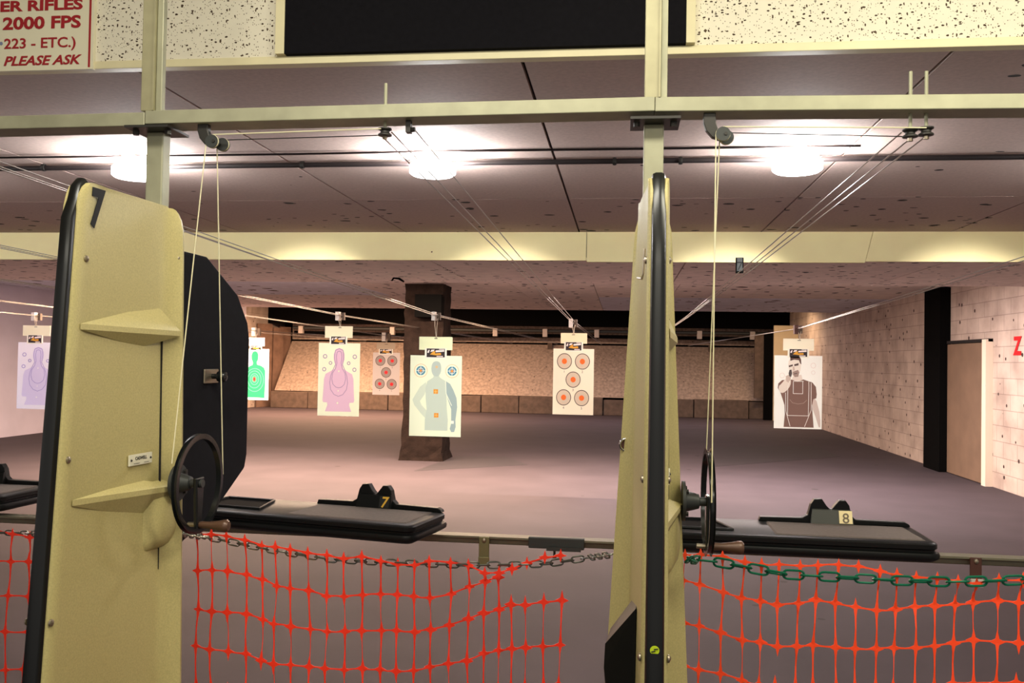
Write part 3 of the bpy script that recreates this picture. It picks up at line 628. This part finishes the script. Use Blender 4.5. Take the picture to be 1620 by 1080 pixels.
def target_silhouette(box, Y, paper, body, ring, label, carr):
    T = Target(box, Y, (105, 215, 440, 772), paper, label, 'silhouette paper targets')
    half = [(272, 252), (243, 262), (229, 300), (229, 340), (243, 385), (238, 410), (200, 434), (165, 452), (153, 490), (150, 560), (144, 655), (150, 668), (182, 670), (184, 690), (166, 738)]
    T.poly(mirror(half, 272), body, 1, 'silhouette')
    r1 = [(272, 276), (255, 284), (250, 320), (255, 370), (244, 410), (222, 445), (216, 490), (226, 530), (250, 552), (272, 557)]
    r2 = [(272, 258), (240, 272), (235, 320), (243, 380), (224, 420), (206, 470), (200, 520), (208, 570), (236, 608), (272, 622)]
    T.line([mirror(r1, 272), mirror(r2, 272)], 4.5, ring, 2, 'scoring_ring', True)
    T.line([circ(x, y, r) for x, y, r in ((158, 318, 14), (398, 318, 14), (203, 368, 11), (350, 368, 11), (153, 417, 13), (397, 417, 13))], 6, ring, 1, 'corner_ring', True)
    T.polys([circ(272, 430, 6, 7), circ(270, 580, 5), circ(266, 673, 7)], paper, 3, 'white_mark')
    carrier(*carr); return T
target_silhouette((502, 543, 570, 657), 9.3, 'eef0cf', 'e0b8cb', 'a584a4', 'pale yellow paper target with pink purple silhouette', (538, 497, (514, 516, 558, 534), (524, 532, 547, 543), 9.3, 'cable carrier with card above the pink silhouette target'))
target_silhouette((26, 542, 94, 646), 10.2, 'f4eef4', 'dfd4ee', 'b0a0d2', 'white paper target with lavender silhouette behind left partition', (57, 498, (36, 515, 80, 531), (45, 530, 66, 541), 10.2, 'cable carrier with card above the lavender silhouette target'))

def target_bulls(box, Y, paper, gcol, ocol, label, carr, q=None, dark='3a2c2a'):
    T = Target(box, Y, (82, 335, 512, 982), paper, label, 'five bullseye paper targets')
    cs = ((200, 459), (390, 459), (295, 638), (197, 814), (387, 817))
    T.polys([circ(x, y, 79) for x, y in cs], dark, 1, 'outer_ring'); T.polys([circ(x, y, 72) for x, y in cs], gcol, 2, 'grey_disc')
    T.polys([circ(x, y, 27) for x, y in cs], ocol, 3, 'bullseye')
    for i, (x, y) in enumerate(cs):
        p_ = T.q(x, y + 112, 1); text(str(i + 1), 'number', P('4c3c38'), T.t, p_, EX, EZ, .038, .0003, 0, 0, 'CENTER')
    carrier(*carr); return T
target_bulls((874, 552, 940, 655), 10.3, 'f2e6cc', 'd2bfa6', 'f26a1e', 'cream paper target with five orange bullseyes, near one', (907, 508, (887, 527, 929, 543), (895, 541, 920, 553), 10.3, 'cable carrier with card above the near five bullseye target', 'efe0b8'))
target_bulls((589, 558, 633, 624), 16.0, 'cfbfb6', '9c8c84', 'e8262a', 'greyish paper target with five red bullseyes, far one', (611, 530, (596, 542, 625, 552), (601, 552, 620, 558), 16.0, 'cable carrier with card above the far five bullseye target', 'b09c84'))

# green silhouette
T = Target((388, 552, 426, 632), 13.2, (42, 312, 277, 792), 'ece6ee', 'white paper target with green silhouette beside dark shield', 'silhouette paper targets')
half = [(132, 332), (108, 342), (96, 372), (98, 410), (112, 440), (112, 460), (75, 478), (54, 500), (47, 540), (45, 600), (44, 768)]
T.poly([(132, 332), (108, 342), (96, 372), (98, 410), (112, 440), (110, 462), (75, 478), (56, 500), (49, 540), (46, 600), (44, 768), (240, 772), (243, 600), (242, 520), (228, 488), (190, 467), (157, 460), (152, 440), (165, 410), (168, 372), (156, 342)], '18aa62', 1, 'silhouette')
T.line([circ(132, 597, 42, 52), circ(132, 600, 68, 80), circ(134, 605, 92, 108), circ(132, 595, 24, 32)], 5, '62cf98', 2, 'scoring_ring', True)
T.polys([circ(131, 597, 14, 21)], 'e0262a', 3, 'red_centre')
carrier(405, 522, (390, 534, 419, 547), (397, 547, 413, 552), 13.2, 'cable carrier with white card above the green silhouette target', 'e4dfea')

# blue grey figure
T = Target((647, 563, 731, 689), 8.4, (826, 312, 1222, 926), 'ecefcf', 'large pale yellow paper target with blue grey standing figure')
torso = [(1005, 478), (960, 508), (946, 560), (950, 640), (958, 720), (946, 800), (946, 880), (1120, 880), (1122, 800), (1112, 700), (1108, 600), (1100, 505), (1055, 478), (1048, 462), (1008, 462)]
T.poly([(950, 515), (905, 550), (870, 610), (848, 650), (862, 690), (915, 755), (955, 795), (966, 780), (962, 735), (918, 690), (905, 660), (940, 610), (955, 560)], 'ced6bf', 1, 'left_arm')
T.poly([(1103, 505), (1135, 525), (1160, 570), (1185, 630), (1192, 700), (1180, 800), (1183, 850), (1172, 888), (1150, 890), (1138, 865), (1148, 825), (1146, 715), (1118, 640), (1105, 580)], '9fb0ac', 1, 'right_arm')
T.poly(torso, 'c3cdbb', 2, 'torso'); T.poly(smooth_poly([(1027, 352), (1000, 362), (988, 400), (992, 440), (1010, 470), (1045, 470), (1062, 440), (1066, 400), (1055, 362)], 1), 'b5c0b4', 3, 'head')
T.line([[(1100, 505), (1106, 600), (1150, 690)]], 5, 'eef0d8', 4, 'edge_line')
for cx_ in (908, 1148):
    T.line([circ(cx_, 428, 50)], 4, 'eab98a', 1, 'outer_ring', True); T.poly(circ(cx_, 428, 35), '3f86a0', 1, 'blue_ring'); T.poly(circ(cx_, 428, 23), 'd8dccb', 2, 'pale_ring'); T.poly(circ(cx_, 428, 17), '4a7f9a', 3, 'inner_ring')
    T.polys([circ(cx_, 428, 10)], 'e8913a', 5, 'bullseye'); T.line([[(cx_ - 34, 428), (cx_ + 34, 428)], [(cx_, 394), (cx_, 462)]], 4, 'f0f0da', 4, 'cross_line')
def sq(x, y, r): return [(x - r, y - r), (x + r, y - r), (x + r, y + r), (x - r, y + r)]
T.polys([sq(1026, 585, 17), sq(1033, 765, 17)], 'e59224', 4, 'orange_square'); T.line([[(1014, 585), (1038, 585)], [(1026, 573), (1026, 597)], [(1021, 765), (1045, 765)], [(1033, 753), (1033, 777)]], 4, 'f2c878', 5, 'cross_line')
T.polys([circ(1030, 398, 10)], 'dcb880', 4, 'face_mark'); T.polys([sq(1157, 815, 11)], 'f2eedc', 4, 'wrist_mark')
carrier(690, 497, (663, 533, 716, 553), (675, 551, 704, 564), 8.4, 'cable carrier with card above the blue grey figure target', 'e6e9bd')

# photograph style target of a man aiming
T = Target((1224, 563, 1301, 677), 9.3, (132, 363, 568, 1005), 'f4f0e6', 'white paper target with a man in brown shirt aiming a gun')
T.poly([(478, 740), (500, 735), (520, 760), (545, 850), (556, 930), (555, 990), (540, 985), (512, 900), (485, 830)], 'cdb8ac', 1, 'left_arm')
T.poly([(270, 575), (400, 572), (480, 597), (512, 635), (520, 700), (516, 735), (490, 742), (478, 800), (485, 880), (495, 992), (222, 992), (232, 880), (228, 800), (208, 740), (190, 690), (165, 650), (170, 610), (205, 580)], '79584c', 2, 'shirt')
T.poly(smooth_poly([(168, 640), (205, 605), (240, 560), (265, 545), (285, 575), (282, 625), (250, 670), (215, 695), (185, 690)], 1), 'e3d3c4', 3, 'aiming_arm')
T.poly([(305, 540), (378, 530), (392, 575), (345, 592), (292, 575)], 'e0cec0', 3, 'neck')
T.poly(smooth_poly([(262, 400), (300, 380), (350, 378), (378, 420), (372, 490), (350, 545), (318, 552), (280, 520), (258, 460)], 1), 'e8dacb', 4, 'face')
T.poly([(274, 372), (360, 372), (374, 395), (378, 440), (366, 430), (355, 402), (310, 398), (278, 410)], '5c3f36', 5, 'hair')
T.poly([(300, 505), (348, 488), (360, 510), (350, 548), (318, 552), (302, 530)], '9d8276', 5, 'beard'); T.polys([[(262, 452), (300, 440), (300, 456), (265, 466)], [(312, 440), (352, 428), (352, 448), (314, 456)], [(312, 520), (340, 515), (340, 522), (312, 527)]], '5a463e', 6, 'eye_shade')
T.poly([(300, 460), (312, 458), (320, 492), (300, 498)], 'c6aea0', 6, 'nose')
T.poly([(270, 490), (288, 486), (294, 520), (285, 552), (268, 545), (262, 520)], '4d423e', 7, 'gun'); T.poly([(236, 545), (270, 530), (285, 560), (265, 605), (242, 590)], 'c9b1a2', 6, 'hand')
T.line([[(306, 588), (306, 697), (392, 697), (392, 588)], [(236, 690), (240, 850), (280, 985)], [(270, 588), (256, 640), (256, 890), (445, 890), (448, 640), (446, 588)], [(468, 600), (470, 840), (412, 985)], [(306, 588), (400, 588)]], 4.5, 'efe6dc', 7, 'scoring_line')
T.line([[(275, 750), (300, 778), (350, 788), (400, 780), (430, 752)]], 4, 'a58a7c', 7, 'scoring_arc'); T.line([circ(487, 448, 22), circ(487, 510, 16), circ(205, 540, 22)], 3, 'e4c9bd', 1, 'corner_ring', True)
carrier(1264, 518, (1239, 536, 1288, 554), (1249, 552, 1277, 563), 9.3, 'cable carrier with card above the man aiming target', 'f2e8cc')

# ================================================================== BENCHES, RAIL
def bench(x, y, z, rot, num, label, plate):
    t = thing('shooting_bench', label, 'bench', (x, y, z), 'black shooting benches')
    BASE[t.name] = Vector((0, 0, 0))                       # parts are modelled in the bench's own frame: right front corner at 0,0, top at 0
    Lb, D = .87, .28
    def outline(ins, zz):
        r = .03; pts = []
        for (cx_, cy_, a0) in ((-r, r, -90), (-r, D - r, 0), (-Lb + r, D - r, 90), (-Lb + r, r, 180)):
            for k in range(6):
                a = math.radians(a0 + 18 * k); pts.append((cx_ + (r - ins) * math.cos(a), cy_ + (r - ins) * math.sin(a), zz))
        return pts
    MB().loft([outline(i, zz) for zz, i in ((0, .012), (-.003, .004), (-.007, 0), (-.019, 0), (-.023, .006), (-.027, .006), (-.031, -.005), (-.038, -.008), (-.047, -.006), (-.050, -.002), (-.057, .010))]).build('tray', 'plasticblk', t, smooth=True)
    MB().hexa([(-.45, .028, 0), (-.03, .028, 0), (-.035, .235, 0), (-.45, .235, 0)], [(-.445, .033, .003), (-.035, .033, .003), (-.04, .23, .003), (-.445, .23, .003)]).build('carpet_mat', 'mat', t, label='worn grey carpet pad')
    pr_ = [(-.47, 0), (-.465, .014), (-.335, .016), (-.318, .026), (-.309, .060), (-.298, .076), (-.275, .078), (-.262, .058), (-.252, .047), (-.244, .047), (-.234, .060), (-.222, .075), (-.203, .075), (-.192, .060), (-.185, .028), (-.172, .016), (-.025, .014), (-.012, .008), (-.008, 0)]
    g = MB().prism([(a, .250, b_) for a, b_ in pr_], (0, .026, 0)).build('back_guard', 'plasticblk', t, bevel=.002)
    MB().hexa([(-.312, .230, 0), (-.182, .230, 0), (-.182, .250, 0), (-.312, .250, 0)], [(-.306, .244, .044), (-.188, .244, .044), (-.188, .250, .046), (-.306, .250, .046)]).build('notch_block', M('worn black face', '3b3c38', .6) if plate else 'plasticblk', t)
    n = Vector((0, -.044, -.014)).normalized(); uy = Vector((0, .014, .044)).normalized()
    if plate:
        nb = MB().hexa([(-.226, .2305, .006), (-.186, .2305, .006), (-.186, .2425, .044), (-.226, .2425, .044)], [(-.226, .229, .006), (-.186, .229, .006), (-.186, .241, .044), (-.226, .241, .044)]).build('number_plate', 'cream_plate', t, label='worn cream number plate')
        text('8', 'number', M('worn brown', '6d5f4c', .6), nb, (-.206, .2285, .008), EX, uy, .044, .0004, .0003, 0, 'CENTER')
    elif num:
        nb = MB().hexa([(-.226, .2310, .006), (-.190, .2310, .006), (-.190, .2425, .042), (-.226, .2425, .042)], [(-.226, .2295, .006), (-.190, .2295, .006), (-.190, .241, .042), (-.226, .241, .042)]).build('number_plate', 'decal', t)
        text(num, 'number', 'gold', nb, (-.208, .2290, .007), EX, uy, .050, .0004, .0008, .1, 'CENTER')
    # shallow cartridge dish at the left end
    ds = MB().hexa([(-.80, .06, 0), (-.57, .06, 0), (-.62, .22, 0), (-.80, .22, 0)], [(-.795, .065, .002), (-.58, .065, .002), (-.625, .215, .002), (-.795, .215, .002)]).build('cartridge_dish', 'black', t)
    MB().tube([(-.80, .22, .004), (-.80, .06, .004), (-.57, .06, .004), (-.62, .22, .004), (-.80, .22, .004)], .005, 6).build('dish_rim', 'plasticblk', t, smooth=True)
    t.rotation_euler = (0, 0, rot); return t
bench(-.618, 2.60, 1.02, math.radians(-11), '7', 'black shooting bench with gold number 7 between the partitions', False)
bench(.905, 2.665, 1.02, math.radians(-1), '8', 'black shooting bench with worn cream number 8 at right', True)
bench(-2.135, 2.84, 1.02, math.radians(-2), '', 'black shooting bench end at the left frame edge', False)
rlx = thing('front_rail', 'olive metal rail running under the shooting benches', 'rail', (-.5, 2.87, .92))
MB().box(-4.0, 4.0, 2.88, 2.92, .918, .945).build('rail_bar', 'rail', rlx, bevel=.003)
MB().box(-4.0, 4.0, 2.86, 2.88, .940, .946).build('rail_lip', 'rail', rlx)
p = at(880, 856, 2.86)
MB().box(p.x - .09, p.x + .09, 2.855, 2.879, .916, .952).build('splice_plate', 'grey_cast', rlx, bevel=.003)
MB().box(p.x - .03, p.x + .08, 2.84, 2.86, .913, .925).build('splice_clip', 'grey_cast', rlx)
MB().lathe([(0, .004), (.03, .004), (.031, .007), (.037, .007)], (p.x - .025 + .02, 2.856, .925), (0, 0, -1), 8).build('splice_bolt', 'dark_steel', rlx)
def strap(px, lab, mat):
    q_ = at(px, 868, 2.86); t = thing('hanging_strap', lab, 'strap', (q_.x, 2.86, .87), 'straps hanging from the front rail')
    MB().box(q_.x - .017, q_.x + .017, 2.853, 2.859, .880, .946).build('strap_plate', mat, t, bevel=.002)
    MB().box(q_.x - .017, q_.x + .019, 2.845, 2.853, .858, .883).build('strap_end', 'gold_strap' if mat != 'rust' else 'lampbase', t, bevel=.002)
    MB().lathe([(0, .008), (.004, .006), (.006, .001)], (q_.x, 2.853, .935), (0, -1, 0), 12).build('strap_screw', 'screw', t, smooth=True)
strap(766, 'worn brassy strap hanging from the rail between the partitions', 'gold_strap')
strap(1543, 'rusty strap hanging from the rail past the right bench', 'rust')

# ================================================================== CHAINS
def resample(P_, step):
    P_ = [Vector(p_) for p_ in P_]; out = [P_[0].copy()]; acc = 0
    for a, b_ in zip(P_, P_[1:]):
        L = (b_ - a).length; d = step - acc
        while d <= L: out.append(a.lerp(b_, d / L)); d += step
        acc = L - (d - step)
    return out
def link_mesh(Lk, W_, r, mat):
    mb = MB(); pts = []
    for k in range(8): a = -PI / 2 + PI * k / 7; pts.append(((Lk / 2 - W_ / 2) + math.cos(a) * W_ / 2, math.sin(a) * W_ / 2, 0))
    for k in range(8): a = PI / 2 + PI * k / 7; pts.append((-(Lk / 2 - W_ / 2) + math.cos(a) * W_ / 2, math.sin(a) * W_ / 2, 0))
    rings = []
    n = len(pts)
    for i in range(n + 1):
        p_ = Vector(pts[i % n]); t_ = (Vector(pts[(i + 1) % n]) - Vector(pts[(i - 1) % n])).normalized(); u = Vector((-t_.y, t_.x, 0)); v = Vector((0, 0, 1))
        rings.append([p_ + (u * math.cos(2 * PI * k / 6) + v * math.sin(2 * PI * k / 6)) * r for k in range(6)])
    mb.loft(rings, True, False); o = mb.build('chain_link', mat, smooth=True); return o
def chain(pts, Lk, W_, r, mat, lab, roll=.25):
    t = thing('chain', lab, 'chain', pts[0], 'slack chains between the partitions')
    src = link_mesh(Lk, W_, r, mat); used = False
    cs = resample(pts, Lk - 2.6 * r)
    for i, (a, b_) in enumerate(zip(cs, cs[1:])):
        o = src if not used else src.copy()
        if used: C.objects.link(o)
        used = True; o.parent = t
        d = (b_ - a).normalized(); n0 = Vector((0, -1, 0)); n0 = (n0 - d * n0.dot(d)).normalized(); s_ = d.cross(n0)
        ang = (0.15 if i % 2 == 0 else PI / 2 - .35) + roll * random.uniform(-1, 1) * .6
        n1 = n0 * math.cos(ang) + s_ * math.sin(ang); y_ = n1.cross(d)
        mx = Matrix((d, y_, n1)).transposed().to_4x4(); mx.translation = (a + b_) / 2 - Vector(pts[0]); o.matrix_local = mx
YN1, YN2, YN0 = 2.32, 2.26, 2.36
c1 = [Vector((-1.10, 2.12, at(308, 843, 2.12).z))] + [at(x, y, YN1) for x, y in ((325, 849), (370, 858), (430, 870), (520, 884), (600, 889), (680, 892), (760, 894), (820, 893), (870, 891), (930, 882))] + [at(972, 876, 2.14)]
chain(c1, .034, .017, .0024, 'chain', 'zinc chain carrying the orange net between the two partitions')
c2 = [Vector((.16, 2.13, at(1084, 884, 2.13).z))] + [at(x, y, YN2 - .015) for x, y in ((1100, 885), (1130, 888), (1170, 895), (1240, 908), (1330, 913), (1420, 918), (1500, 920), (1560, 919), (1620, 917))] + [Vector((1.32, 2.13, .985))]
chain(c2, .050, .022, .0030, 'green_chain', 'green coated chain carrying the orange net at right')
c0 = [Vector((-2.39, 2.14, 1.02)), at(-40, 846, YN0), at(0, 842, YN0), at(40, 844, YN0), Vector((-1.245, 2.14, 1.065))]
chain(c0, .030, .015, .0022, 'chain', 'zinc chain at the left frame edge behind left partition')

# ================================================================== ORANGE NETS
def interp(poly, x):
    if x <= poly[0][0]: return poly[0][1]
    for (xa_, ya), (xb_, yb) in zip(poly, poly[1:]):
        if xa_ <= x <= xb_: return ya + (yb - ya) * (x - xa_) / (xb_ - xa_)
    return poly[-1][1]
def net(cols, rows, Y, mat, label, drop_px, extra, lean=0, wob=0, skip=()):
    """cols: column x at row 1; rows: sagging row curves (x, y); the rest of the net repeats downwards to the floor"""
    R_ = list(rows)
    for k in range(extra): R_.append([(x, y + drop_px) for x, y in R_[-1]])
    grid = {}
    for i, r in enumerate(R_):
        for j, x in enumerate(cols):
            xx = x + lean * i + random.uniform(-2, 2)
            p_ = at(xx, interp(r, xx) + random.uniform(-1.2, 1.2), Y); p_.y += .006 * math.sin(j * 1.7 + i) - (.012 if i == 0 else 0); p_.z = max(p_.z, .004); grid[i, j] = p_
    mb = MB(); th = Vector((0, .0012, 0))
    def strip(a, b_, w0, wm):
        d = (b_ - a); 
        if d.length < 1e-4: return
        d.normalize(); n = Vector((-d.z, 0, d.x)); m_ = (a + b_) / 2 + Vector((0, random.uniform(-.006, .006), 0)); e = .2
        P_ = [a, a.lerp(m_, .45), m_, b_.lerp(m_, .45), b_]; W_ = [w0, wm * 1.3, wm, wm * 1.3, w0]
        L_ = [p_ + n * w_ / 2 for p_, w_ in zip(P_, W_)]; Rr = [p_ - n * w_ / 2 for p_, w_ in zip(P_, W_)]
        for k in range(4): mb.hexa([L_[k], L_[k + 1], Rr[k + 1], Rr[k]], [q + th for q in (L_[k], L_[k + 1], Rr[k + 1], Rr[k])])
    nr, nc = len(R_), len(cols)
    for (i, j), p_ in grid.items():
        if (i, j) in skip: continue
        s_ = random.uniform(.85, 1.1); hx, hz = .0170 * s_, .026 * s_
        if i == 0: hz *= .7
        c_ = .25
        dia = [(hx, 0), (hx * c_, hz * c_), (0, hz), (-hx * c_, hz * c_), (-hx, 0), (-hx * c_, -hz * c_), (0, -hz), (hx * c_, -hz * c_)]
        mb.prism([p_ + Vector((a, -.0003, b_)) for a, b_ in dia], th)
        if j + 1 < nc and (i, j + 1) not in skip: strip(p_, grid[i, j + 1], .010, .0036)
        if i + 1 < nr and (i + 1, j) not in skip and random.random() > .05: strip(p_, grid[i + 1, j], .010, .0034 if random.random() > .3 else .0016)
    c_ = at((cols[0] + cols[-1]) / 2, 860, Y); tag(mb.build('safety_net', mat, loc=(c_.x, Y, 0)), label, 'net', 'orange safety nets')
cols1 = [312, 337, 362, 391, 416, 437, 461, 490, 517, 547, 575, 603, 630, 656, 682, 713, 742, 768, 790, 811, 834, 862, 888]
r0 = [(305, 842), (370, 846), (420, 862), (470, 868), (540, 882), (580, 878), (625, 890), (650, 893), (690, 884), (740, 892), (765, 905), (800, 903), (825, 895), (850, 881), (890, 877)]
r1 = [(305, 903), (362, 903), (395, 910), (417, 918), (437, 926), (490, 935), (517, 943), (603, 939), (655, 943), (681, 944), (712, 940), (740, 930), (768, 918), (792, 912), (812, 906), (834, 904), (862, 902), (890, 898)]
r2 = [(305, 963), (337, 966), (362, 967), (391, 972), (430, 986), (490, 996), (517, 998), (603, 997), (655, 998), (690, 995), (715, 988), (743, 977), (771, 968), (792, 963), (810, 957), (833, 955), (862, 952), (890, 950)]
r3 = [(305, 1020), (345, 1029), (385, 1034), (430, 1048), (490, 1055), (517, 1057), (603, 1060), (660, 1060), (690, 1055), (715, 1048), (743, 1043), (765, 1033), (787, 1029), (810, 1025), (866, 1022), (890, 1021)]
net(cols1, [r0, r1, r2, r3], YN1, 'orange', 'orange mesh net hanging on zinc chain between the partitions', 62, 8, lean=-.6, skip=[(1, k) for k in (19, 20, 21, 22)])
cols2 = [1083, 1109, 1144, 1176, 1205, 1231, 1262, 1291, 1324, 1356, 1388, 1418, 1450, 1480, 1512, 1543, 1579, 1613, 1645, 1677, 1708]
s0 = [(1080, 876), (1145, 878), (1180, 888), (1208, 892), (1330, 892), (1362, 893), (1395, 903), (1425, 910), (1455, 911), (1485, 913), (1515, 917), (1550, 922), (1580, 914), (1700, 914)]
s1 = [(1080, 918), (1110, 926), (1145, 937), (1177, 947), (1205, 953), (1232, 956), (1262, 952), (1292, 950), (1325, 955), (1357, 959), (1388, 964), (1418, 965), (1450, 960), (1512, 956), (1543, 953), (1580, 950), (1700, 956)]
s2 = [(1080, 986), (1107, 990), (1142, 999), (1175, 1014), (1203, 1017), (1232, 1022), (1290, 1021), (1322, 1025), (1445, 1025), (1477, 1020), (1508, 1018), (1540, 1014), (1578, 1014), (1700, 1020)]
s3 = [(1080, 1053), (1105, 1058), (1140, 1066), (1172, 1077), (1203, 1083), (1290, 1087), (1445, 1089), (1540, 1080), (1578, 1078), (1700, 1084)]
net(cols2, [s0, s1, s2, s3], YN2, 'orange2', 'orange mesh net hanging on green chain right of the partition', 66, 8, lean=-1.2)
t0 = [(-300, 846), (-40, 838), (0, 838), (42, 847), (90, 850)]
t1 = [(-300, 896), (-40, 890), (20, 888), (90, 890)]; t2 = [(x, y + 54) for x, y in t1]; t3 = [(x, y + 57) for x, y in t2]; t4 = [(x, y + 60) for x, y in t3]
net([22 - 30 * k for k in range(9, -2, -1)], [t0, t1, t2, t3, t4], YN0, 'orange', 'orange mesh net at the left frame edge', 60, 7, lean=-4)
